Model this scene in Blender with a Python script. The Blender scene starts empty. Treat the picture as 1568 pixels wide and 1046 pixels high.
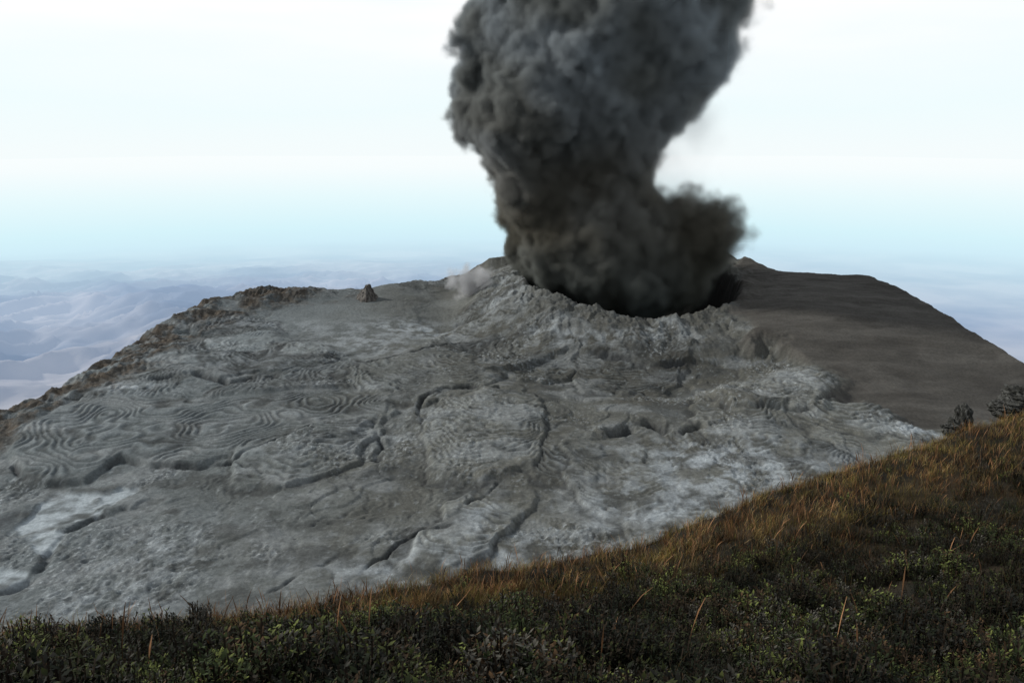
import bpy, math, numpy as np
from mathutils import Vector
rng=np.random.default_rng(7)
F=1220.0; P=math.radians(13.5); CP,SP=math.cos(P),math.sin(P)
scene=bpy.context.scene
scene.view_settings.view_transform='Standard'; scene.view_settings.look='None'; scene.view_settings.exposure=0
# ---------- camera at the summit viewpoint (origin) ----------
cam=bpy.data.cameras.new("camera"); cam.lens=28; cam.sensor_width=36; cam.clip_start=0.1; cam.clip_end=400000
co=bpy.data.objects.new("camera",cam); scene.collection.objects.link(co); scene.camera=co
co.rotation_euler=(math.radians(90)-P,0,0)

def ray(u,v):
    X=(u-784)/F; Y=-(v-523)/F
    return np.array([X,CP+Y*SP,-SP+Y*CP])
def atz(u,v,z):
    d=ray(u,v); return d*(z/d[2])
def aty(u,v,y):
    d=ray(u,v); return d*(y/d[1])
# ---------- noise ----------
_p=np.random.default_rng(3).permutation(256).astype(np.int32); _p=np.concatenate([_p,_p])
_a=np.random.default_rng(5).uniform(0,2*np.pi,256); _gx,_gy=np.cos(_a).astype(np.float32),np.sin(_a).astype(np.float32)
def pn(x,y,s=0):
    x=x+s*17.31; y=y+s*9.77
    xf0=np.floor(x); yf0=np.floor(y)
    xf=x-xf0; yf=y-yf0; xi=xf0.astype(np.int32)&255; yi=yf0.astype(np.int32)&255
    u=xf*xf*xf*(xf*(xf*6-15)+10); v=yf*yf*yf*(yf*(yf*6-15)+10)
    pa=_p[xi]; pb=_p[xi+1]; y1=(yi+1)
    def g(h,dx,dy): return _gx[h]*dx+_gy[h]*dy
    a=g(_p[pa+yi],xf,yf); b=g(_p[pb+yi],xf-1,yf); c=g(_p[(pa+y1)],xf,yf-1); d=g(_p[(pb+y1)],xf-1,yf-1)
    a=a+(b-a)*u; c=c+(d-c)*u
    return (a+(c-a)*v)*1.5
_p=np.concatenate([_p,_p[:8]])
def fbm(x,y,o=4,s=0,g=0.5):
    r=0;a=1;t=0
    for i in range(o):
        r=r+a*pn(x*2**i,y*2**i,s+i*3); t+=a; a*=g
    return r/t*1.4
def ridg(x,y,o=4,s=0):
    r=0;a=1;t=0
    for i in range(o):
        r=r+a*(1-np.abs(pn(x*2**i,y*2**i,s+i*3))*2); t+=a; a*=.55
    return r/t
def ss(a,b,x):
    t=np.clip((x-a)/(b-a),0,1); return t*t*(3-2*t)
# ---------- mesh helpers ----------
def mkmesh(name,V,Fc,mat,col=None,smooth=True,extra=None):
    V=np.asarray(V,dtype=np.float32); Fc=np.asarray(Fc,dtype=np.int32)
    k=Fc.shape[1]; me=bpy.data.meshes.new(name)
    me.vertices.add(len(V)); me.vertices.foreach_set("co",V.ravel())
    me.loops.add(Fc.size); me.loops.foreach_set("vertex_index",Fc.ravel())
    me.polygons.add(len(Fc)); me.polygons.foreach_set("loop_start",np.arange(0,Fc.size,k,dtype=np.int32))
    me.polygons.foreach_set("loop_total",np.full(len(Fc),k,dtype=np.int32))
    me.polygons.foreach_set("use_smooth",np.full(len(Fc),smooth))
    if col is not None:
        a=me.color_attributes.new("col",'FLOAT_COLOR','POINT')
        c=np.ones((len(V),4),dtype=np.float32); c[:,:3]=col
        a.data.foreach_set("color",c.ravel())
    if extra is not None:
        for n,arr in extra.items():
            a=me.attributes.new(n,'FLOAT','POINT'); a.data.foreach_set("value",np.asarray(arr,dtype=np.float32).ravel())
    me.update(calc_edges=True)
    me.materials.append(mat)
    ob=bpy.data.objects.new(name,me); scene.collection.objects.link(ob); return ob
def gridfaces(nx,ny):
    i=np.arange(nx*ny).reshape(ny,nx)
    return np.stack([i[:-1,:-1],i[:-1,1:],i[1:,1:],i[1:,:-1]],-1).reshape(-1,4)
def polydist(x,y,pts,closed):
    pts=np.asarray(pts,dtype=float)[:,:2]; n=len(pts)
    best=np.full(x.shape,1e18,np.float32); sg=np.ones(x.shape,np.float32); nx_=np.zeros(x.shape,np.float32); ny_=np.zeros(x.shape,np.float32)
    inside=np.zeros(x.shape,bool)
    for i in range(n if closed else n-1):
        ax_,ay_=map(float,pts[i]); bx_,by_=map(float,pts[(i+1)%n]); dx=bx_-ax_; dy=by_-ay_; L=dx*dx+dy*dy
        t=np.clip(((x-ax_)*dx+(y-ay_)*dy)/L,0,1)
        qx=ax_+t*dx; qy=ay_+t*dy; d=(x-qx)**2+(y-qy)**2
        m=d<best; best=np.where(m,d,best)
        if closed:
            nx_=np.where(m,qx,nx_); ny_=np.where(m,qy,ny_)
            if dy!=0:
                c=((ay_>y)!=(by_>y))&(x<dx*(y-ay_)/dy+ax_); inside^=c
        else: sg=np.where(m,np.sign(dx*(y-ay_)-dy*(x-ax_)),sg)
    d=np.sqrt(best)
    if closed: return np.where(inside,d,-d),nx_,ny_
    return d,sg
# ---------- materials ----------
def newmat(n):
    m=bpy.data.materials.new(n); m.use_nodes=True; nt=m.node_tree; b=nt.nodes["Principled BSDF"]
    b.inputs["Roughness"].default_value=.95; b.inputs["Specular IOR Level"].default_value=.12
    return m,nt,b
def groundmat(name,sc,bumps,var=(.72,1.25),grit=0):
    m,nt,b=newmat(name); N=nt.nodes; L=nt.links
    at=N.new("ShaderNodeAttribute"); at.attribute_name="col"
    ra=N.new("ShaderNodeAttribute"); ra.attribute_name="rough"
    geo=N.new("ShaderNodeNewGeometry")
    n1=N.new("ShaderNodeTexNoise"); n1.inputs["Scale"].default_value=sc; n1.inputs["Detail"].default_value=6; n1.inputs["Roughness"].default_value=.75
    L.new(geo.outputs["Position"],n1.inputs["Vector"])
    mr=N.new("ShaderNodeMapRange"); mr.inputs[1].default_value=.3; mr.inputs[2].default_value=.7; mr.inputs[3].default_value=var[0]; mr.inputs[4].default_value=var[1]
    L.new(n1.outputs["Fac"],mr.inputs[0]); fac=mr.outputs[0]
    if grit:
        n2=N.new("ShaderNodeTexNoise"); n2.inputs["Scale"].default_value=.75; n2.inputs["Detail"].default_value=7; n2.inputs["Roughness"].default_value=.85
        L.new(geo.outputs["Position"],n2.inputs["Vector"])
        g=N.new("ShaderNodeMapRange"); g.inputs[1].default_value=.56; g.inputs[2].default_value=.70; g.inputs[3].default_value=0; g.inputs[4].default_value=grit; L.new(n2.outputs["Fac"],g.inputs[0])
        g2=N.new("ShaderNodeMath"); g2.operation='MULTIPLY'; L.new(g.outputs[0],g2.inputs[0]); L.new(ra.outputs["Fac"],g2.inputs[1])
        g3=N.new("ShaderNodeMath"); g3.operation='ADD'; L.new(fac,g3.inputs[0]); L.new(g2.outputs[0],g3.inputs[1]); fac=g3.outputs[0]
    vm=N.new("ShaderNodeVectorMath"); vm.operation='SCALE'; L.new(at.outputs["Color"],vm.inputs[0]); L.new(fac,vm.inputs["Scale"])
    L.new(vm.outputs[0],b.inputs["Base Color"])
    prev=None
    for (s,dist,st) in bumps:
        t=N.new("ShaderNodeTexNoise"); t.inputs["Scale"].default_value=s; t.inputs["Detail"].default_value=5; t.inputs["Roughness"].default_value=.65
        L.new(geo.outputs["Position"],t.inputs["Vector"])
        bp=N.new("ShaderNodeBump"); bp.inputs["Distance"].default_value=dist
        mm=N.new("ShaderNodeMath"); mm.operation='MULTIPLY'; mm.inputs[1].default_value=st; L.new(ra.outputs["Fac"],mm.inputs[0]); L.new(mm.outputs[0],bp.inputs["Strength"])
        L.new(t.outputs["Fac"],bp.inputs["Height"])
        if prev: L.new(prev.outputs[0],bp.inputs["Normal"])
        prev=bp
    L.new(prev.outputs[0],b.inputs["Normal"])
    return m
# =====================================================================
# CRATER TERRAIN
# =====================================================================
edge_px=[(0,634,-100),(60,612,-98.5),(110,585,-97),(165,560,-95),(205,528,-93),(250,500,-90),(290,480,-87),(330,461,-84),(390,447,-83),(440,447,-85),(500,444,-85.5),(560,440,-86),(640,427,-84),(700,408,-78),(725,402,-76)]
right_px=[(1125,386,-69),(1150,396,-71),(1190,414,-75),(1250,418,-75),(1330,423,-75),(1380,442,-78),(1450,482,-85),(1510,522,-91),(1568,558,-97),(1640,600,-103)]
E=[atz(*p) for p in edge_px]; Rr=[atz(*p) for p in right_px]
far=[np.array([20,585,-70.]),np.array([80,600,-68.]),np.array([135,585,-68.])]
ctrl=E+far+Rr
mids=[(300,520,-93),(420,480,-90),(500,500,-93),(600,480,-91),(500,600,-99),(350,620,-99.5),(200,650,-101.5),(200,700,-104),(100,850,-110),(30,750,-107),(0,900,-111),(300,850,-108.5),
 (640,650,-102),(784,800,-106.5),(784,650,-101),(900,560,-95.5),(1000,535,-92.5),(940,502,-87.5),(870,495,-86.5),(1035,498,-87),(690,500,-91),(640,520,-94.5),(770,434,-79),(820,520,-90.5),
 (1000,700,-104),(1000,620,-100),(1150,600,-98),(1200,700,-105),(1250,480,-82),(1200,440,-77),(1180,500,-85),(1300,600,-100),(1450,650,-106),(1500,600,-102.5),(1568,610,-105),(1380,520,-90),(1350,700,-107),
 (800,423,-78),(1130,445,-80),(1110,475,-83.5),(700,900,-109),(1100,780,-107)]
ctrl+= [atz(*p) for p in mids]
ctrl+= [np.array(p,float) for p in [(-150,120,-113),(0,100,-112),(150,120,-112),(230,200,-110),(-210,200,-111)]]
C=np.array(ctrl)
def tps(C,reg=1e-4):
    X=C[:,:2]/100; n=len(X); d=np.linalg.norm(X[:,None]-X[None],axis=2)
    K=np.where(d>0,d*d*np.log(d+1e-12),0)+reg*np.eye(n); Pm=np.c_[np.ones(n),X]
    A=np.zeros((n+3,n+3)); A[:n,:n]=K; A[:n,n:]=Pm; A[n:,:n]=Pm.T
    w=np.linalg.solve(A,np.r_[C[:,2],0,0,0])
    def f(x,y):
        x=np.asarray(x,dtype=np.float64)/100; y=np.asarray(y,dtype=np.float64)/100
        r=w[n]+w[n+1]*x+w[n+2]*y
        for i in range(n):
            q=(x-X[i,0])**2+(y-X[i,1])**2
            r=r+w[i]*0.5*q*np.log(q+1e-12)
        return r
    return f
base=tps(C,2e-3)
def unproj(u,v):
    d=ray(u,v); t=np.linspace(150,650,1000); z=base(d[0]*t,d[1]*t); k=np.argmax(d[2]*t<z)
    return d*t[k] if k>0 else d*450
boundary=[e[:2] for e in E]+[f[:2] for f in far]+[r[:2] for r in Rr]+[(270,200),(230,70),(-180,70),(-250,180)]
bd=np.array(boundary)
xs=np.concatenate([np.arange(-420,-235,3.0),np.arange(-235,255,0.5),np.arange(255,440,3.0)])
ys=[60.0]
while ys[-1]<640:
    y=ys[-1]; ys.append(y+(2.0 if y<120 else 0.36+ (y-120)/330*0.46))
ys=np.concatenate([np.array(ys),np.arange(643,800,4)])
X,Y=np.meshgrid(xs.astype(np.float32),ys.astype(np.float32)); sh=X.shape; x=X.ravel(); y=Y.ravel()
sd,qx,qy=polydist(x,y,bd,True)
sdw=sd+2.5*fbm(x/18,y/18,4,40)
gx=np.arange(-430,446,4.); gy=np.arange(50,812,4.); GX,GY=np.meshgrid(gx,gy); GB=base(GX,GY)
def baseq(px,py):
    fx=np.clip((px-gx[0])/4,0,len(gx)-1.001); fy=np.clip((py-gy[0])/4,0,len(gy)-1.001); i=fx.astype(int); j=fy.astype(int); u=fx-i; v=fy-j
    return (GB[j,i]*(1-u)+GB[j,i+1]*u)*(1-v)+(GB[j+1,i]*(1-u)+GB[j+1,i+1]*u)*v
bx=np.where(sd>0,x,qx); by=np.where(sd>0,y,qy)
z=baseq(bx,by)
z=z-np.where(sdw<0,-sdw*0.85,0)
cx,cy,ax,ay=73.,486.,67.,80.
ang=np.arctan2((y-cy)/ay,(x-cx)/ax)
rr=np.sqrt(((x-cx)/ax)**2+((y-cy)/ay)**2)*(1+.05*fbm(np.cos(ang)*2+3,np.sin(ang)*2,3,11)+.025*fbm(x/10,y/10,3,111))
hole=ss(0,.30,1-rr)
def pmask(pp,soft,am=5):
    W=[unproj(*p)[:2] if len(p)==2 else p[:2] for p in pp]
    d,_,_=polydist(x,y,np.array(W),True)
    return ss(-soft,soft,d+am*fbm(x/14,y/14,4,77))
ashW=[atz(1125,388,-69)[:2],unproj(1128,470)[:2],unproj(1150,510)[:2],unproj(1235,545)[:2],unproj(1292,590)[:2],unproj(1300,625)[:2],unproj(1380,655)[:2],unproj(1460,650)[:2],(260,330),(300,420),(240,520),(170,560)]
d,_,_=polydist(x,y,np.array(ashW),True); ash=ss(-7,7,d+17*fbm(x/26,y/26,5,77))
smoothL=pmask([(440,460),(560,450),(690,425),(760,415),(700,470),(640,540),(560,560),(450,520),(400,480)],8)
cone=ss(1.65,1.05,rr)*(rr>=.98)
wx=x+9*fbm(x/40,y/40,3,1); wy=y+9*fbm(x/40,y/40,3,2)
n1=fbm(wx/60,wy/42,3,3,.4)
lava=1-np.clip(ash+smoothL*.8,0,1)
def saw(f,e=.1):
    fr=f-np.floor(f); return ss(0,e,fr)-fr, fr
rw=np.sqrt(((wx-cx)/ax)**2+((wy-cy)/ay)**2)
f1=n1*3.2-2.0*rw
s1,fr1=saw(f1,.065)
n2=fbm(wx/30+5,wy/24,3,8,.4); f2=n2*1.8-2.9*rw; s2,fr2=saw(f2,.1)
lobe_px=[(20,715),(12,690),(40,660),(90,628),(170,612),(280,615),(400,612),(520,600),(600,610),(590,650),(500,655),(450,672),(400,692),(300,715),(230,716),(182,706),(160,722),(130,742),(70,748),(28,738)]
lw=np.array([unproj(*p)[:2] for p in lobe_px]); ld,_,_=polydist(x,y,lw,True)
ldn=ld+1.2*fbm(x/12,y/12,3,55); lobe=ss(-.8,2.0,ldn)
lob2=pmask([(1095,600),(1110,635),(1180,640),(1245,640),(1288,612),(1275,585),(1200,560),(1130,560)],3)
lob3=pmask([(880,760),(900,690),(1000,670),(1120,680),(1260,700),(1180,770),(1060,810),(950,820)],8,10)
lob4=pmask([(585,660),(640,615),(760,600),(780,700),(740,755),(640,720),(580,715)],9,14)
lob5=pmask([(60,820),(150,790),(300,800),(330,900),(200,950),(60,930)],5)
pond=np.clip(pmask([(38,812),(44,790),(62,768),(140,752),(205,755),(190,778),(130,795),(95,812),(80,838),(60,835)],1.5,8)+pmask([(-30,862),(0,868),(48,878),(40,892),(0,893),(-30,893)],1.5,4),0,1)
rm=np.clip(ss(.18,.45,fbm(x/40,y/28,4,21))*(1-lobe)*lava+lob4*.5+lob2*.5+lob5*.8,0,1)*(1-pond)
gate=ss(-.25,.25,fbm(x/60,y/45,3,33))
gate2=ss(-.1,.35,fbm(x/48,y/36,3,35))
flat=(1-lobe*.95)*(1-lob3*.4)*(1-cone*.3)*(1-pond)*lava
# --- overlapping flow lobes spreading from the vent ---
lr=np.random.default_rng(23); fh=np.zeros_like(x); frip=np.zeros_like(x); ftone=np.ones_like(x); fmask=np.zeros_like(x); fedge=np.zeros_like(x)
spec=[]
for i in range(84):
    a_=math.radians(lr.uniform(-180,-10)); rad=lr.uniform(1.15,4.4); spec.append((a_,rad,lr.uniform(16,58),lr.uniform(.30,.65),lr.uniform(-.5,.5),lr.uniform(.60,1.35)))
spec.sort(key=lambda s:-s[1]+1.2*s[5])
W1=7*fbm(x/20,y/20,4,401); W2=7*fbm(x/20,y/20,4,402); rn=.30*fbm(x/10,y/10,2,403)+1.2*fbm(x/30,y/30,2,404); rpatch=ss(-.5,-.05,fbm(x/22,y/22,3,405))
for (a_,rad,L_,asp,tw,tone) in spec:
    ox=cx+math.cos(a_)*rad*ax*.95; oy=cy+math.sin(a_)*rad*ay*.9
    if oy<130 or abs(ox)>240: continue
    I=np.where((np.abs(x-ox)<L_*1.2+10)&(np.abs(y-oy)<L_*1.2+10))[0]
    if len(I)==0: continue
    dx_=math.cos(a_+tw); dy_=math.sin(a_+tw); X_=x[I]+W1[I]-ox; Y_=y[I]+W2[I]-oy
    A_=X_*dx_+Y_*dy_; B_=-X_*dy_+Y_*dx_; Wd=L_*asp*(1+.35*A_/L_)
    r_=np.sqrt((A_/L_)**2+(B_/Wd)**2); e_=(1-r_)*Wd
    m=ss(-.3,1.6,e_); tail=ss(-1.0,.0,A_/L_)
    th=(.5+.045*L_)*np.sqrt(np.clip(e_/(Wd*.5),0,1))**.7
    lev=.4*np.exp(-((e_-1.6)/1.3)**2)
    k=m*tail
    fh[I]=fh[I]*(1-k*.55)+k*(th*.75+lev)
    ph=(A_+B_*B_/(Wd*1.15))/3.5
    frip[I]=frip[I]*(1-k)+k*np.sin(2*np.pi*(ph+rn[I]))*ss(.8,3.5,e_)*ss(-.7,-.1,A_/L_)*rpatch[I]
    ftone[I]=ftone[I]*(1-k)+k*tone
    fedge[I]=np.maximum(fedge[I]*(1-k),tail*np.exp(-((e_+.3)/.8)**2))
    fmask[I]=np.maximum(fmask[I],k)
zz=flat*((.25+.9*gate)*.5*s1*(1-.6*fmask)+gate2*.4*s2*(1-.6*fmask))
zz=zz+fh*flat*1.25
zz=zz+frip*.30*flat*(1-.5*rm)
ropem=np.clip(ss(-.1,.2,fbm(x/50,y/40,2,31))*(1-rm)*lava*(1-lobe)+lob3*.8,0,1)*(1-pond)*(1-.75*fmask)
zz=zz+ropem*.18*np.sin(2*np.pi*(f1*8.5+.30*fbm(x/6,y/6,2,5)))
rid=ridg(x/2.4,y/2.4,3,9)
zz=zz+rm*.75*(rid-.55)+rm*.5*fbm(x/5,y/5,4,12)
zz=zz+(.07*lava+.03)*fbm(x/2.5,y/2.5,4,13,.6)+1.1*lava*(1-pond)*fbm(x/24,y/24,3,14)
n4=fbm(wx/26,wy/22,4,88,.45); c4=np.exp(-(n4/.012)**2)*lava*(1-lobe)*(1-pond)*ss(0,.3,fbm(x/50,y/50,2,89)); zz=zz-.5*c4
lrip=np.sin(2*np.pi*(ldn/3.5+1.2*fbm(x/32,y/22,2,15)*3.5+.2*fbm(x/5,y/5,2,61)))*lobe*ss(0,4,ldn)
zz=zz+lobe*2.0+lrip*.33
zz=zz+lob2*2.4+lob4*1.2+lob5*.6-pond*.6
zz=zz+ash*(.9*fbm(x/26,y/12,3,16)+.28*np.abs(pn(x/14+y/40,y/5,17)))
moat=-9.0*np.exp(-((rr-1.72)/.34)**2)*(y<560)*(1-ash)*ss(-100,-30,x)
zz=zz+moat+3.0*np.exp(-((rr-1.14)/.16)**2)*ss(-.1,-.6,np.cos(ang))*ss(540,500,y)
aw=ang+.07*fbm(x/8,y/8,3,66)
zz=zz+cone*(2.8*(ridg(np.cos(aw)*5+9,np.sin(aw)*5+rr*.6,3,18)-.5)*(1-ash*.6)+2.6*fbm(x/17,y/17,3,19)*(1-.7*ash)+.7*(ridg(x/4,y/4,3,219)-.5)*(1-ash))
zz=zz+2.2*np.exp(-((rr-1.03)/.07)**2)*(1-.4*ash)*(1+.9*fbm(x/9,y/9,3,20))
rimrock=ss(30,8,np.abs(sd-6))*ss(-85,-120,x)*ss(-.35,.0,fbm(x/30,y/30,2,23)+.12)
rimrock=rimrock*(y>150)
zz=zz+rimrock*(3.2*(ridg(x/14,y/14,5,24)-.5)+.6)
cr=[([(20,715),(28,738),(70,748),(130,742),(160,722),(182,706),(230,716),(300,715),(360,708),(400,692),(450,672),(500,655),(560,650),(590,655)],.9,1.3,0.3),
([(575,655),(584,680),(575,715)],1.0,2.0,0),
([(0,905),(40,892),(58,872),(75,850),(100,820),(150,797),(190,785)],1.6,2.4,.6),
([(250,590),(300,582),(345,594),(400,580),(420,584)],2.2,3.2,.8),
([(935,665),(980,648),(1010,658),(1070,655)],2.6,4.4,1.5),
([(650,645),(655,618),(690,602),(760,600)],1.3,2.0,.6),
([(780,560),(830,540),(870,522),(930,532),(1000,548),(1060,540)],1.8,1.3,2.2),
([(1095,615),(1115,638),(1180,640),(1250,640),(1290,612)],1.2,1.4,.6),
([(560,880),(640,825),(700,800),(720,780),(770,745)],.6,1.1,.2),
([(420,905),(520,855),(600,830),(690,815)],.6,.9,.2),
([(480,545),(560,560),(650,540),(700,510)],.8,.6,.5)]
crk=c4*.4
wX=2.0*fbm(x/9,y/9,4,70)+3*fbm(x/30,y/30,2,73); wY=2.0*fbm(x/9,y/9,4,71)+3*fbm(x/30,y/30,2,74); cmod=np.clip(.55+1.7*fbm(x/12,y/12,2,72),0.08,1.4)
for k_,(pl_,w,dep,stp) in enumerate(cr):
    W=np.array([unproj(*p)[:2] for p in pl_]); q=.35 if k_ in(0,2) else 1
    d,sg=polydist(x+wX*q,y+wY*q,W,False)
    g=np.exp(-(d/w)**2)*cmod; crk=np.maximum(crk,g)
    zz=zz-dep*g+stp*np.exp(-d/9)*(sg>0)*ss(0,w,d)
z=z+zz*np.where(sdw<-6,.3,1)
z=z-hole*66
z=z+(hole>0)*hole*(1-hole)*14*(ridg(np.cos(ang)*7+3,np.sin(ang)*7,4,27)-.5)
n=len(x)
def mix(a,b,t): return a*(1-t[:,None])+np.array(b,np.float32)[None]*t[:,None]
col=np.tile(np.array([.104,.106,.094],np.float32),(n,1))
col=mix(col,[.118,.135,.138],ss(10,-140,x)*.85)
col=mix(col,[.070,.069,.058],ss(-.15,.3,fbm(x/35,y/35,4,50))*.7*ss(-150,0,x))
col=mix(col,[.058,.057,.048],ss(2.7,1.6,rr+.5*fbm(wx/25,wy/25,3,350))*.7*lava*ss(450,400,y))
col=mix(col,[.18,.192,.19],ss(.0,.4,fbm(x/30,y/16,4,150))*.6*lava)
col=mix(col,[.052,.055,.052],ss(.1,.45,fbm(x/26,y/15,4,155))*.65*lava)
col=col*np.clip(1+(ftone-1)*1.5*flat,.4,1.7)[:,None]
def blob(u,v,ru,rv):
    w=unproj(u,v); a=unproj(u+ru,v); b=unproj(u,v+rv)
    rx=abs(a[0]-w[0])+1; ry=abs(b[1]-w[1])+1
    return np.exp(-((x-w[0])/rx)**2-((y-w[1])/ry)**2).astype(np.float32)
wh=0
for bb in [(1120,720,150,50,1.),(1000,790,120,40,.8),(760,840,160,30,.55),(600,880,130,30,.55),(1400,672,50,8,1.2),(640,495,70,14,.9),(560,530,90,20,.6),(430,700,40,8,.7),(740,790,30,25,.6),(200,605,50,6,1.1),(240,850,90,50,.5),(640,660,60,50,.35),(850,500,40,15,.7),(780,450,35,35,.9),(960,515,120,8,.6),(1230,600,50,25,.35),(340,560,150,30,.35),(1015,503,30,10,1.),(400,500,120,12,.55),(150,930,120,25,.6),(110,655,60,20,.4)]:
    wh=wh+bb[4]*blob(*bb[:4])
wn=fbm(x/9,y/9,5,51,.65); wh2=np.clip(wh,0,1.1)*ss(-.3,.35,wn+.25*(wh>1))
col=mix(col,[.31,.34,.35],np.clip(wh2,0,1))
spk=ss(.1,.45,fbm(x/1.8,y/1.8,4,52,.7))*rm*.6; col=mix(col,[.31,.335,.34],spk)
spk2=ss(.25,.55,fbm(x/3,y/3,5,53,.75))*lava*.35; col=mix(col,[.28,.305,.31],spk2)
dk=ss(.1,.45,fbm(x/7,y/7,5,54,.6))*lava*.45*(1-.6*lobe); col=mix(col,[.046,.048,.045],dk)
rp_=frip*flat+lrip
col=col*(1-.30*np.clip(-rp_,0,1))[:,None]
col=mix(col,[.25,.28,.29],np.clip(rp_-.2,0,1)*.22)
col=mix(col,[.33,.37,.385],pond*ss(-.5,.25,fbm(x/10,y/6,4,251))*.9)
col=mix(col,[.035,.037,.038],np.clip(crk,0,1)*.75)
col=mix(col,[.042,.044,.042],np.clip(fedge,0,1)*flat*.65)
col=mix(col,[.060,.056,.049],ash*.95)
col=mix(col,[.09,.085,.075],ash*ss(-.1,.4,fbm(x/50,y/10,4,56))*.6)
col=mix(col,[.042,.039,.034],ash*ss(0,.4,fbm(x/30,y/14,4,156))*.6)
col=mix(col,[.058,.050,.040],rimrock*.9*ss(-.45,.1,fbm(x/10,y/10,3,57)))
col=mix(col,[.095,.076,.056],rimrock*.6*ss(.05,.35,fbm(x/5,y/5,3,257)))
col=mix(col,[.085,.086,.078],cone*(1-ash)*.35)
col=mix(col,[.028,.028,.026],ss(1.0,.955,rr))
col=mix(col,[.04,.045,.048],blob(8,800,18,18)*.7*(1-pond))
slopeout=ss(0,-12,sdw); col=mix(col,[.085,.075,.063],slopeout)
rough=np.clip(.25+.8*rm+.2*lava-.2*ash+rimrock-.15*lobe+.35*cone-.4*pond,.06,1.2)
mt=groundmat("lava_ash_ground",.9,[(.5,.8,.35),(2.2,.35,.65)],(.66,1.34),1.7)
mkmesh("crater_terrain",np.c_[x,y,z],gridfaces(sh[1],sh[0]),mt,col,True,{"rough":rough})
Z=z.reshape(sh)
def zt(px,py):
    i=np.clip(np.searchsorted(xs,px)-1,0,len(xs)-2); j=np.clip(np.searchsorted(ys,py)-1,0,len(ys)-2)
    return Z[j,i]
# =====================================================================
# rocks / hornito
# =====================================================================
def ico(sub):
    import bmesh
    bm=bmesh.new(); bmesh.ops.create_icosphere(bm,subdivisions=sub,radius=1)
    V=np.array([v.co[:] for v in bm.verts]); Fc=np.array([[v.index for v in f.verts] for f in bm.faces]); bm.free(); return V,Fc
IV,IF=ico(5)
def n3(V,s,o,sd): 
    return (fbm(V[:,0]*s+V[:,2]*s*.7,V[:,1]*s-V[:,2]*s*.5,o,sd)+fbm(V[:,2]*s,V[:,0]*s+V[:,1]*s,o,sd+4))*.5
rockm=groundmat("volcanic_rock",1.2,[(1.5,.4,.8)])
def rockcol(V,a,b,sd):
    t=ss(-.2,.3,n3(V,4,4,sd)); return np.array(a)[None]*(1-t[:,None])+np.array(b)[None]*t[:,None]
def hornito(u,v,w,h,seed):
    p=unproj(u,v); V=IV.copy()
    t=np.clip(V[:,2],-1,1); prof=np.where(t>-.3,(1-(t+.3)/1.3)**1.1*.9+.12,1.0)
    r=np.sqrt(V[:,0]**2+V[:,1]**2)+1e-6
    lump=1+.6*n3(V,2.2,4,seed)
    nx=V[:,0]/r*prof*np.minimum(1,r*2.5)*lump; ny=V[:,1]/r*prof*np.minimum(1,r*2.5)*lump
    nz=t*(1+.3*n3(V,3,3,seed+2))
    O=np.c_[nx*w+.12*w*nz,ny*w,nz*h]
    O+=np.array([p[0],p[1],zt(p[0],p[1])-.5])
    return mkmesh("hornito",O,IF,rockm,rockcol(V,[.06,.055,.05],[.15,.14,.125],seed),True,{"rough":np.ones(len(V))})
hornito(562,458,8.5,9.5,3)
def rock(px,py,pz,s,seed,a=[.03,.03,.026],b=[.085,.085,.078]):
    V=IV.copy(); l=1+.6*n3(V,1.5,5,seed)-.35*np.abs(n3(V,3.5,3,seed+1)); O=V*l[:,None]*np.array(s)+np.array([px,py,pz])
    mkmesh("rock_outcrop",O,IF,rockm,rockcol(V,a,b,seed),False,{"rough":np.ones(len(V))})
for (u,v,yy,s,sd_) in [(1474,644,150,(1.7,1.6,3.4),5),(1462,656,150,(2.4,2,2.0),25),(1570,610,150,(4.5,4,2.5),8),(1543,624,150,(3.2,3,2.2),15)]:
    p=aty(u,v,yy); rock(p[0],p[1],p[2],s,sd_)
# =====================================================================
# FOREGROUND HILL
# =====================================================================
ep=np.array([aty(*p) for p in [(-200,1004,20),(0,994,22),(200,988,23),(400,962,24),(600,924,25.5),(850,880,28),(1000,839,30),(1140,788,32),(1270,742,35),(1400,702,38),(1500,670,41),(1568,648,43)]])
def ye(x):
    return np.where(x>ep[-1,0],ep[-1,1]+(x-ep[-1,0])*.4,np.where(x<ep[0,0],ep[0,1],np.interp(x,ep[:,0],ep[:,1])))
def ze(x):
    return np.where(x>ep[-1,0],ep[-1,2]+(x-ep[-1,0])*.12,np.where(x<ep[0,0],ep[0,2]+(x-ep[0,0])*.15,np.interp(x,ep[:,0],ep[:,2])))
def hillz(x,y):
    a=ye(x); b=ze(x)-.25
    z0=-2.0; z1=-6.95; s01=(z1-z0)/9; s12=(b-z1)/(a-9); c=(s12-s01)/a
    yy=np.minimum(y,a); q=z0+s01*yy+c*yy*(yy-9)*(yy>0)
    o=np.maximum(y-a,0); q=q-np.where(o<5,o*o/10*1.2,1.2*(o-2.5))
    nz=.40*fbm(x/7,y/7,4,80)+.12*fbm(x/1.5,y/1.5,3,81)
    return q+nz*np.clip((y-1)/6,0.1,1)
hx=np.arange(-70,110,.4); hy=np.arange(-25,160,.4); HX,HY=np.meshgrid(hx,hy); a,b=HX.ravel(),HY.ravel()
hz=hillz(a,b); g=ss(-.2,.3,fbm(a/4,b/4,4,82))
hc=np.array([.013,.012,.008])*(1-g[:,None])+np.array([.030,.022,.012])*g[:,None]
hm=groundmat("hillside_soil",3,[(6,.1,.8)])
mkmesh("grassy_hillside",np.c_[a,b,hz],gridfaces(len(hx),len(hy)),hm,hc,True,{"rough":np.ones(len(a))})
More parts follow.
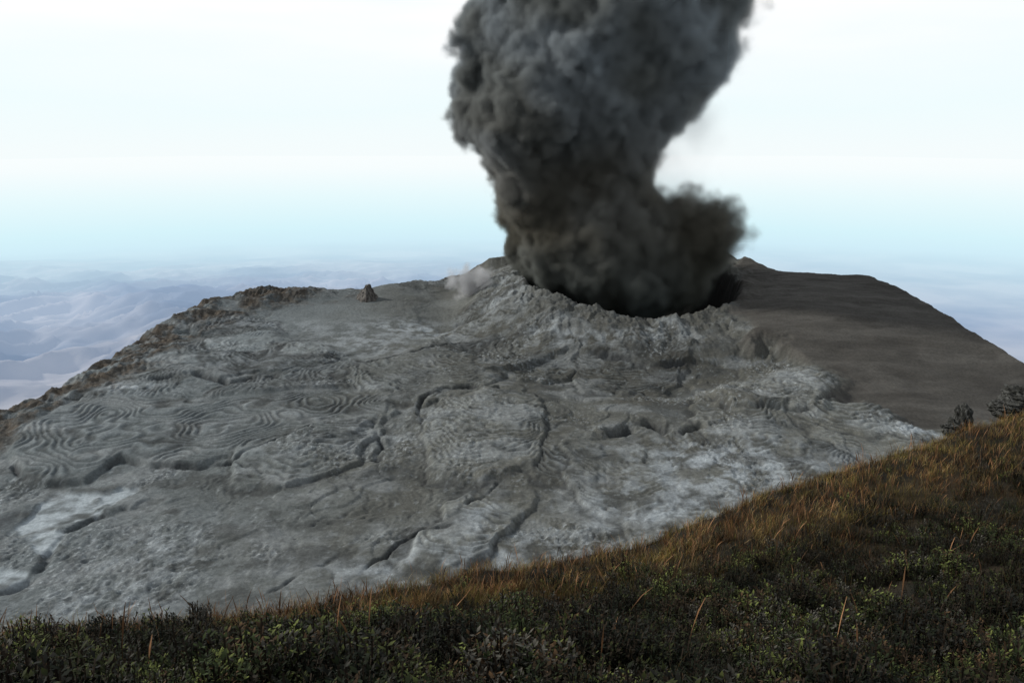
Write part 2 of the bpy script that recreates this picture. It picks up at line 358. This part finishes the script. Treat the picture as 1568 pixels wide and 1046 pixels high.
def foliagemat(n):
    m,nt,bs=newmat(n); at=nt.nodes.new("ShaderNodeAttribute"); at.attribute_name="col"
    nt.links.new(at.outputs["Color"],bs.inputs["Base Color"]); bs.inputs["Roughness"].default_value=.8
    return m
def scatter(N,y0,ypast,pw):
    X=[];Yy=[]
    while len(X)<N:
        yy=y0+(52-y0)*rng.random(N*3)**pw; xx=(rng.random(N*3)*2-1)*(yy*.72+3)
        k=yy<ye(xx)+ypast
        X.extend(xx[k]);Yy.extend(yy[k])
    return np.array(X[:N]),np.array(Yy[:N])
def shrubproto(seed):
    r=np.random.default_rng(seed); V=[];Fc=[];T=[]
    for s in range(14):
        a=r.random()*6.283; rad=r.random()**.5*.15; hh=(.30-rad*.7)*(.45+.9*r.random())
        tip=np.array([math.cos(a)*rad*1.2,math.sin(a)*rad*1.2,hh]); bs=np.array([math.cos(a)*rad*.3,math.sin(a)*rad*.3,-.05])
        sd=np.array([-math.sin(a),math.cos(a),0])*.004
        k=len(V); V+= [bs-sd,bs+sd,tip+sd,tip-sd]; Fc.append([k,k+1,k+2,k+3]); T+=[-1]*4
        for l in range(12):
            f=.3+.7*(l/11)**.7; c=bs+(tip-bs)*f; b_=r.random()*6.283; up=.2+1.3*r.random()
            d=np.array([math.cos(b_),math.sin(b_),up]); d/=np.linalg.norm(d); L=.025+.022*r.random()
            w=np.cross(d,[0,0,1]); w/=np.linalg.norm(w)+1e-6; w*=.006+.005*r.random()
            k=len(V); V+=[c,c+d*L*.5+w,c+d*L,c+d*L*.5-w]; Fc.append([k,k+1,k+2,k+3]); T+=[f*.6,f*.8,f+.0,f*.8]
    return np.array(V),np.array(Fc),np.array(T)
protos=[shrubproto(i) for i in range(8)]
def build_shrubs():
    N=24000; px,py=scatter(N,5.5,1.0,1.3)
    edge=ye(px)-py; m=fbm(px/5,py/5,3,90); clump=fbm(px/1.4,py/1.4,3,192)
    keep=(rng.random(N)<(ss(3.5,9,edge+6*m)*.95+.04)*ss(-.4,.05,clump)); px=px[keep];py=py[keep]; N=len(px); clump=clump[keep]
    pz=hillz(px,py); sc=(.75+1.15*rng.random(N)**1.5)*(.8+.7*ss(0,.5,clump)); rt=rng.random(N)*6.283; pi=rng.integers(0,8,N)
    mm=fbm(px/3,py/3,3,93); tone=np.clip(rng.random(N)*.8+.25*(.4+fbm(px/2.2,py/2.2,2,193)),0,1)
    VV=[];FF=[];CC=[];off=0
    for k in range(8):
        V,Fc,T=protos[k]; idx=np.where(pi==k)[0]; M=len(idx)
        c,s=np.cos(rt[idx])[:,None],np.sin(rt[idx])[:,None]; S=sc[idx][:,None]
        O=np.stack([(V[:,0]*c-V[:,1]*s)*S+px[idx][:,None],(V[:,0]*s+V[:,1]*c)*S+py[idx][:,None],V[:,2][None]*S+pz[idx][:,None]],-1)
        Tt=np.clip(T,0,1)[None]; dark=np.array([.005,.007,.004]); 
        g1=np.array([.04,.055,.016]);g2=np.array([.20,.23,.06]);br=np.array([.12,.068,.032]);gy=np.array([.12,.11,.088])
        tn=tone[idx]; tipc=np.where((tn<.38)[:,None],g1,np.where((tn<.54)[:,None],g2,np.where((tn<.70)[:,None],br,gy)))
        tipc=tipc*(.2+.95*ss(-.3,.4,mm[idx]))[:,None]
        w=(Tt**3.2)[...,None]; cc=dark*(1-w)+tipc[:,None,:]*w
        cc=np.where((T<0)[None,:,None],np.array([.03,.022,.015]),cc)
        VV.append(O.reshape(-1,3)); CC.append(cc.reshape(-1,3)); FF.append((Fc[None]+(np.arange(M)*len(V))[:,None,None]+off).reshape(-1,4)); off+=M*len(V)
    mkmesh("hillside_shrubs",np.concatenate(VV),np.concatenate(FF),foliagemat("shrub_leaves"),np.concatenate(CC),False)
build_shrubs()
def blades(name,px,py,h,w,lean,cols,matn,heads=False):
    N=len(px); pz=hillz(px,py)-.02; a=rng.random(N)*6.283; b=rng.random(N)*6.283
    sx,sy=np.cos(a)*w,np.sin(a)*w; lx,ly=np.cos(b)*lean*h,np.sin(b)*lean*h
    fs=[0,.4,.75,1.0]; ws=[1,.8,.55,.15] if not heads else [.7,.6,1.9,.4]
    V=[]
    for f,wv in zip(fs,ws):
        cxx=px+lx*f*f; cyy=py+ly*f*f; cz=pz+h*f*(1-.15*lean*f)
        V.append(np.c_[cxx-sx*wv,cyy-sy*wv,cz]); V.append(np.c_[cxx+sx*wv,cyy+sy*wv,cz])
    V=np.stack(V,1); k=np.arange(N)[:,None]*8
    Fc=np.stack([np.concatenate([k+2*i,k+2*i+1,k+2*i+3,k+2*i+2],1) for i in range(3)],1).reshape(-1,4)
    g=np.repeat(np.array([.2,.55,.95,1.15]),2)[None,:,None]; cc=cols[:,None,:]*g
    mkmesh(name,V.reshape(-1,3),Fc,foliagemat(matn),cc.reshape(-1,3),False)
def build_grass():
    N=280000; px,py=scatter(N,6,3.5,1.1); edge=ye(px)-py
    m=fbm(px/3.5,py/3.5,4,94); tuft=fbm(px/.7,py/.7,3,194)
    pr=(ss(12,2,edge+7*m)*.92+.08)*ss(-.4,.15,tuft)
    k=rng.random(N)<pr; px,py,edge,tuft=px[k],py[k],edge[k],tuft[k]; N=len(px)
    h=(.16+.36*rng.random(N)**1.5)*(1+.7*ss(0,.5,tuft)); w=.004+.004*rng.random(N)
    pal=np.array([[.38,.235,.08],[.27,.13,.05],[.25,.20,.05],[.15,.13,.04],[.46,.34,.17]])
    hue=fbm(px/3,py/3,3,96); id_=rng.integers(0,5,N); id_=np.where((hue>.1)&(rng.random(N)<.5),1,id_); id_=np.where((hue<-.15)&(rng.random(N)<.5),2,id_)
    cols=pal[id_]*(.5+.7*rng.random(N))[:,None]*(.18+.9*ss(10,1,edge))[:,None]*(.45+.75*ss(-.3,.3,fbm(px/1.8,py/1.8,2,197)))[:,None]  # blades darken away from the crest: underexposed foreground put into their colour
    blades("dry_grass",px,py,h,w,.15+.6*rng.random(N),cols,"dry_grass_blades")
    N=14000; px,py=scatter(N,10,1.5,1.0); edge=ye(px)-py; k=rng.random(N)<(ss(9,0,edge)+.05)*ss(-.3,.3,fbm(px/1.5,py/1.5,2,198)); px,py=px[k],py[k]; N=len(px)
    blades("grass_seed_stalks",px,py,.4+.95*rng.random(N)**1.9,.005+.005*rng.random(N),.1+.4*rng.random(N),np.array([[.24,.125,.06]])*(.4+.9*rng.random(N))[:,None],"seed_stalks",True)
build_grass()
# =====================================================================
# DISTANT PLAIN
# =====================================================================
px_=np.concatenate([-np.geomspace(120000,12000,40)[:-1],np.linspace(-12000,12000,460),np.geomspace(12000,120000,40)[1:]])
py_=np.concatenate([np.linspace(-20000,800,8),np.linspace(1200,24000,560),np.geomspace(24500,300000,60)])
PX,PY=np.meshgrid(px_,py_); a,b=PX.ravel(),PY.ravel()
mk=ss(1500,-2500,a)*ss(5200,8000,b)*ss(17500,10500,b)
ra_=a*.8+b*.6; rb_=-a*.6+b*.8
pz=-2150+mk*(200*ss(-.4,.5,fbm(a/6000,b/6000,2,301))+ridg(ra_/2200,rb_/700,5,100)*330)+25*fbm(a/1200,b/1200,3,103)
pl,nt,bs=newmat("hazy_plain"); N=nt.nodes; L=nt.links
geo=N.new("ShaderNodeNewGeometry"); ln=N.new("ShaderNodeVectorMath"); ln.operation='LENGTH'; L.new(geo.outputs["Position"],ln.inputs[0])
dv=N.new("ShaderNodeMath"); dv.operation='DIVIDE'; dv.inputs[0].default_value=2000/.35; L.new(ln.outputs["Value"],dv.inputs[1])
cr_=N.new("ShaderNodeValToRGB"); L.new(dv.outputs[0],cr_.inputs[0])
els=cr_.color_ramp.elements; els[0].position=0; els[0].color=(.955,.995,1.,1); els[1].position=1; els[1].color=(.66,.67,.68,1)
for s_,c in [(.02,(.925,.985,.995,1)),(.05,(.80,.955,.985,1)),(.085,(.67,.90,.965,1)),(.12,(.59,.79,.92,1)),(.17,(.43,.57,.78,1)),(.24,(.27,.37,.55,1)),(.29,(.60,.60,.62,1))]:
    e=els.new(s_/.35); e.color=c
em=N.new("ShaderNodeEmission"); L.new(cr_.outputs[0],em.inputs[0])  # air haze painted onto the plain as a glow, coloured by distance
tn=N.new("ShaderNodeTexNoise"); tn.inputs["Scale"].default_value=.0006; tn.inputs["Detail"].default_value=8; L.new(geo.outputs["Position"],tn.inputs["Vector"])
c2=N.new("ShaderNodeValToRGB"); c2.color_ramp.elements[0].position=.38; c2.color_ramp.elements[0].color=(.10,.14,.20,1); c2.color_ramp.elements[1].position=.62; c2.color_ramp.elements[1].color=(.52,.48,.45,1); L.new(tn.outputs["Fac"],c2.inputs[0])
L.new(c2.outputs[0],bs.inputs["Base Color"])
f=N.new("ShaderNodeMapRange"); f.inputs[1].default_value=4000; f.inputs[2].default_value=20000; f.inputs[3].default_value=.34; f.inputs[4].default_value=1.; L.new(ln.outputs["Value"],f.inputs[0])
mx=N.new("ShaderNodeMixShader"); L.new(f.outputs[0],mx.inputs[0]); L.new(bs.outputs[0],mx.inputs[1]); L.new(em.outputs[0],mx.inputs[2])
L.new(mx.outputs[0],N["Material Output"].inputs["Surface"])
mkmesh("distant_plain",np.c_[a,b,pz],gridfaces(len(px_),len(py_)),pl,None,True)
# =====================================================================
# ASH PLUME (volume grid)
# =====================================================================
def volobj(name,mn,mxx,res,build,mat):
    ng=bpy.data.node_groups.new(name,'GeometryNodeTree'); ng.interface.new_socket("Geometry",in_out='OUTPUT',socket_type='NodeSocketGeometry')
    N=ng.nodes; L=ng.links; out=N.new("NodeGroupOutput"); vc=N.new("GeometryNodeVolumeCube")
    vc.inputs["Min"].default_value=mn; vc.inputs["Max"].default_value=mxx
    for k,r in zip(("X","Y","Z"),res): vc.inputs["Resolution "+k].default_value=int(r)
    L.new(build(N,L),vc.inputs["Density"])
    sm=N.new("GeometryNodeSetMaterial"); sm.inputs["Material"].default_value=mat
    L.new(vc.outputs[0],sm.inputs["Geometry"]); L.new(sm.outputs[0],out.inputs[0])
    me=bpy.data.meshes.new(name); me.from_pydata([(0,0,0)],[],[]); me.materials.append(mat)
    ob=bpy.data.objects.new(name,me); scene.collection.objects.link(ob)
    md=ob.modifiers.new("volume",'NODES'); md.node_group=ng; return ob
class H:
    def __init__(s,N,L): s.N=N;s.L=L
    def put(s,i,v):
        if hasattr(v,"is_output"): s.L.new(v,i)
        else: i.default_value=v
    def m(s,op,a,b=0.,c=0.):
        n=s.N.new("ShaderNodeMath"); n.operation=op; s.put(n.inputs[0],a); s.put(n.inputs[1],b); s.put(n.inputs[2],c); return n.outputs[0]
    def v(s,op,a,b=(0,0,0),sc=None):
        n=s.N.new("ShaderNodeVectorMath"); n.operation=op; s.put(n.inputs[0],a); s.put(n.inputs[1],b)
        if sc is not None: s.put(n.inputs["Scale"],sc)
        return n.outputs["Value"] if op=='LENGTH' else n.outputs[0]
    def noise(s,vec,sc,det=2,out="Fac"):
        n=s.N.new("ShaderNodeTexNoise"); s.put(n.inputs["Vector"],vec); n.inputs["Scale"].default_value=sc; n.inputs["Detail"].default_value=det; return n.outputs[0] if out=="Fac" else n.outputs[1]
    def vor(s,vec,sc):
        n=s.N.new("ShaderNodeTexVoronoi"); s.put(n.inputs["Vector"],vec); n.inputs["Scale"].default_value=sc; return n.outputs["Distance"]
    def curve(s,val,pts):
        n=s.N.new("ShaderNodeFloatCurve"); s.put(n.inputs["Value"],val); c=n.mapping.curves[0]
        c.points[0].location=pts[0]; c.points[1].location=pts[-1]
        for p in pts[1:-1]: c.points.new(*p)
        n.mapping.update(); return n.outputs[0]
prof=[(-120,36,94),(-98,28,102),(-80,6,112),(-66,-4,118),(-46,-5,108),(-23,-8,93),(-3.5,-22,90),(19,-32,107),(48,-30,130),(69,-28,136),(83,-22,142),(110,-12,154),(145,-4,167)]
def plume(N,L):
    h=H(N,L); pos=N.new("GeometryNodeInputPosition").outputs[0]
    w=h.v('SCALE',h.v('SUBTRACT',h.noise(pos,1/48,2,"C"),(.5,.5,.5)),sc=26.0)
    p=h.v('ADD',pos,w)
    w2=h.v('SCALE',h.v('SUBTRACT',h.noise(pos,1/11,1,"C"),(.5,.5,.5)),sc=9.0)
    p2=h.v('ADD',pos,w2)
    sp=N.new("ShaderNodeSeparateXYZ"); L.new(p,sp.inputs[0]); X,Yv,Zv=sp.outputs
    zn=h.m('DIVIDE',h.m('ADD',Zv,120.),265.)
    nz=lambda z:(z+120)/265
    cxv=h.curve(zn,[(nz(z),((l+r)/2+60)/240) for z,l,r in prof]); rv=h.curve(zn,[(nz(z),(r-l)/200) for z,l,r in prof])
    cxx=h.m('SUBTRACT',h.m('MULTIPLY',cxv,240.),60.); r=h.m('MULTIPLY',rv,100.)
    dx=h.m('SUBTRACT',X,cxx); dy=h.m('DIVIDE',h.m('SUBTRACT',Yv,488.),.85)
    d=h.m('SUBTRACT',h.m('SQRT',h.m('ADD',h.m('MULTIPLY',dx,dx),h.m('MULTIPLY',dy,dy))),r)
    d2=h.m('SUBTRACT',h.v('LENGTH',h.v('SUBTRACT',p2,(110,466,-49))),26.)
    d3=h.m('SUBTRACT',h.v('LENGTH',h.v('SUBTRACT',p2,(90,466,-68))),31.)
    d4=h.m('SUBTRACT',h.v('LENGTH',h.v('SUBTRACT',p2,(95,468,-42))),25.)
    d=h.m('SMOOTH_MIN',h.m('SMOOTH_MIN',h.m('SMOOTH_MIN',d,d2,8.),d3,8.),d4,8.)
    d=h.m('ADD',d,h.m('MULTIPLY',h.m('SUBTRACT',h.vor(p2,1/32),.44),17.))
    d=h.m('ADD',d,h.m('MULTIPLY',h.m('SUBTRACT',h.vor(p2,1/14),.42),9.))
    d=h.m('ADD',d,h.m('MULTIPLY',h.m('SUBTRACT',h.vor(pos,1/6.),.42),3.2))
    d=h.m('ADD',d,h.m('MULTIPLY',h.m('SUBTRACT',h.noise(pos,1/8,5),.5),20.))
    soft=N.new("ShaderNodeMapRange"); L.new(X,soft.inputs[0]); soft.inputs[1].default_value=10; soft.inputs[2].default_value=105; soft.inputs[3].default_value=7; soft.inputs[4].default_value=18
    q=h.m('DIVIDE',h.m('SUBTRACT',4.5,d),soft.outputs[0])
    q=h.m('MINIMUM',h.m('MAXIMUM',q,0.),1.)
    return h.m('POWER',q,2.0)
am=bpy.data.materials.new("ash_cloud"); am.use_nodes=True; nt=am.node_tree; N=nt.nodes; L=nt.links; N.remove(N["Principled BSDF"])
pv=N.new("ShaderNodeVolumePrincipled"); pv.inputs["Density"].default_value=.6; pv.inputs["Anisotropy"].default_value=0.
ge=N.new("ShaderNodeNewGeometry"); sx=N.new("ShaderNodeSeparateXYZ"); L.new(ge.outputs["Position"],sx.inputs[0])
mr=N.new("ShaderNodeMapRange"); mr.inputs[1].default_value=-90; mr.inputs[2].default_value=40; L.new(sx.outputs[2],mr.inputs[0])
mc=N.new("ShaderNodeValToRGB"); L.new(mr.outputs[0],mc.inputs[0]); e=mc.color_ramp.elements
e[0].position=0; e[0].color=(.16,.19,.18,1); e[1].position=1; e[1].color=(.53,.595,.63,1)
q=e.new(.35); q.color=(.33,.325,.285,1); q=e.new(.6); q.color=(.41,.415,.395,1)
pn_=N.new("ShaderNodeTexNoise"); pn_.inputs["Scale"].default_value=1/45; pn_.inputs["Detail"].default_value=1; L.new(ge.outputs["Position"],pn_.inputs["Vector"])
pm=N.new("ShaderNodeMapRange"); pm.inputs[1].default_value=.4; pm.inputs[2].default_value=.62; pm.inputs[3].default_value=0; pm.inputs[4].default_value=.85; L.new(pn_.outputs["Fac"],pm.inputs[0])
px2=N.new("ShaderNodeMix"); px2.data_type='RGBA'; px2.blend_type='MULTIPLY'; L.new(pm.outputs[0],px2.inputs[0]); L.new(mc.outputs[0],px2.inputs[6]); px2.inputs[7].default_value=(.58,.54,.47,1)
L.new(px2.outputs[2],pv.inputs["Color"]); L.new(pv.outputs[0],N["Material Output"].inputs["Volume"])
try: am.cycles.volume_step_rate=1.6
except Exception as ex: print("step",ex)
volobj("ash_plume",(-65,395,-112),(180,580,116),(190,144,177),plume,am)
def steam(name,c,r,dens,det=.6,off=.8):
    def bld(N,L):
        h=H(N,L); pos=N.new("GeometryNodeInputPosition").outputs[0]
        q=h.v('SUBTRACT',pos,tuple(c)); d=h.m('SUBTRACT',h.v('LENGTH',h.v('MULTIPLY',q,(1/r[0],1/r[1],1/r[2]))),off)
        d=h.m('ADD',d,h.m('MULTIPLY',h.m('SUBTRACT',h.noise(pos,1/(r[0]*det),4),.5),3.0))
        mr=N.new("ShaderNodeMapRange"); L.new(d,mr.inputs[0]); mr.inputs[1].default_value=.1; mr.inputs[2].default_value=-.9; mr.inputs[3].default_value=0.; mr.inputs[4].default_value=1.
        return mr.outputs[0]
    m=bpy.data.materials.new("steam"); m.use_nodes=True; nt=m.node_tree; nt.nodes.remove(nt.nodes["Principled BSDF"])
    pv=nt.nodes.new("ShaderNodeVolumePrincipled"); pv.inputs["Color"].default_value=(.98,.99,1,1); pv.inputs["Density"].default_value=dens
    nt.links.new(pv.outputs[0],nt.nodes["Material Output"].inputs["Volume"])
    c=np.array(c); r=np.array(r)*1.8
    volobj(name,tuple(c-r),tuple(c+r),(30,30,30),bld,m)
p=unproj(718,440); steam("steam_puff",(p[0]+1,p[1]-3,p[2]+4),(8,7,6),.4)
p=aty(1030,225,500); steam("steam_puff",tuple(p),(20,16,30),.02,.8,.7)
# =====================================================================
# LIGHT
# =====================================================================
S=Vector((-.80,.15,.52)).normalized(); el=math.asin(S.z); az=math.atan2(S.x,S.y)
sl=bpy.data.lights.new("sun",'SUN'); sl.energy=3.3; sl.angle=math.radians(5); sl.color=(1,.97,.93)
so=bpy.data.objects.new("sun",sl); scene.collection.objects.link(so); so.rotation_euler=S.to_track_quat('Z','Y').to_euler()
w=bpy.data.worlds.new("World"); scene.world=w; w.use_nodes=True; N=w.node_tree.nodes; L=w.node_tree.links
bg=N["Background"]; bg.inputs["Strength"].default_value=.1
sky=N.new("ShaderNodeTexSky"); sky.sky_type='NISHITA'; sky.sun_disc=False; sky.sun_elevation=el; sky.sun_rotation=az; sky.dust_density=4
tc=N.new("ShaderNodeTexCoord"); sp=N.new("ShaderNodeSeparateXYZ"); L.new(tc.outputs["Generated"],sp.inputs[0])
mp=N.new("ShaderNodeMapping"); mp.inputs["Scale"].default_value=(1.5,1.5,9); L.new(tc.outputs["Generated"],mp.inputs[0])
cn=N.new("ShaderNodeTexNoise"); cn.inputs["Scale"].default_value=1.6; cn.inputs["Detail"].default_value=4; L.new(mp.outputs[0],cn.inputs["Vector"])
sb=N.new("ShaderNodeMath"); sb.operation='MULTIPLY_ADD'; sb.inputs[1].default_value=1.8; sb.inputs[2].default_value=.1; L.new(cn.outputs["Fac"],sb.inputs[0])
ad=N.new("ShaderNodeMath"); ad.operation='MULTIPLY'; L.new(sb.outputs[0],ad.inputs[0]); L.new(sp.outputs[2],ad.inputs[1])
rp=N.new("ShaderNodeValToRGB"); L.new(ad.outputs[0],rp.inputs[0]); e=rp.color_ramp.elements
e[0].position=0; e[0].color=(9.35,10.,10.1,1); e[1].position=1; e[1].color=(3.6,4.0,4.7,1)
for pos,c in [(.05,(8.9,10.,10.2,1)),(.11,(9.5,10.1,10.3,1)),(.18,(10.4,10.4,10.4,1)),(.27,(9.,9.2,9.5,1)),(.5,(5.6,6.,6.5,1))]:
    q=e.new(pos); q.color=c
mxc=N.new("ShaderNodeMix"); mxc.data_type='RGBA'; mxc.inputs[0].default_value=.975; L.new(sky.outputs[0],mxc.inputs[6]); L.new(rp.outputs[0],mxc.inputs[7])
L.new(mxc.outputs[2],bg.inputs["Color"])
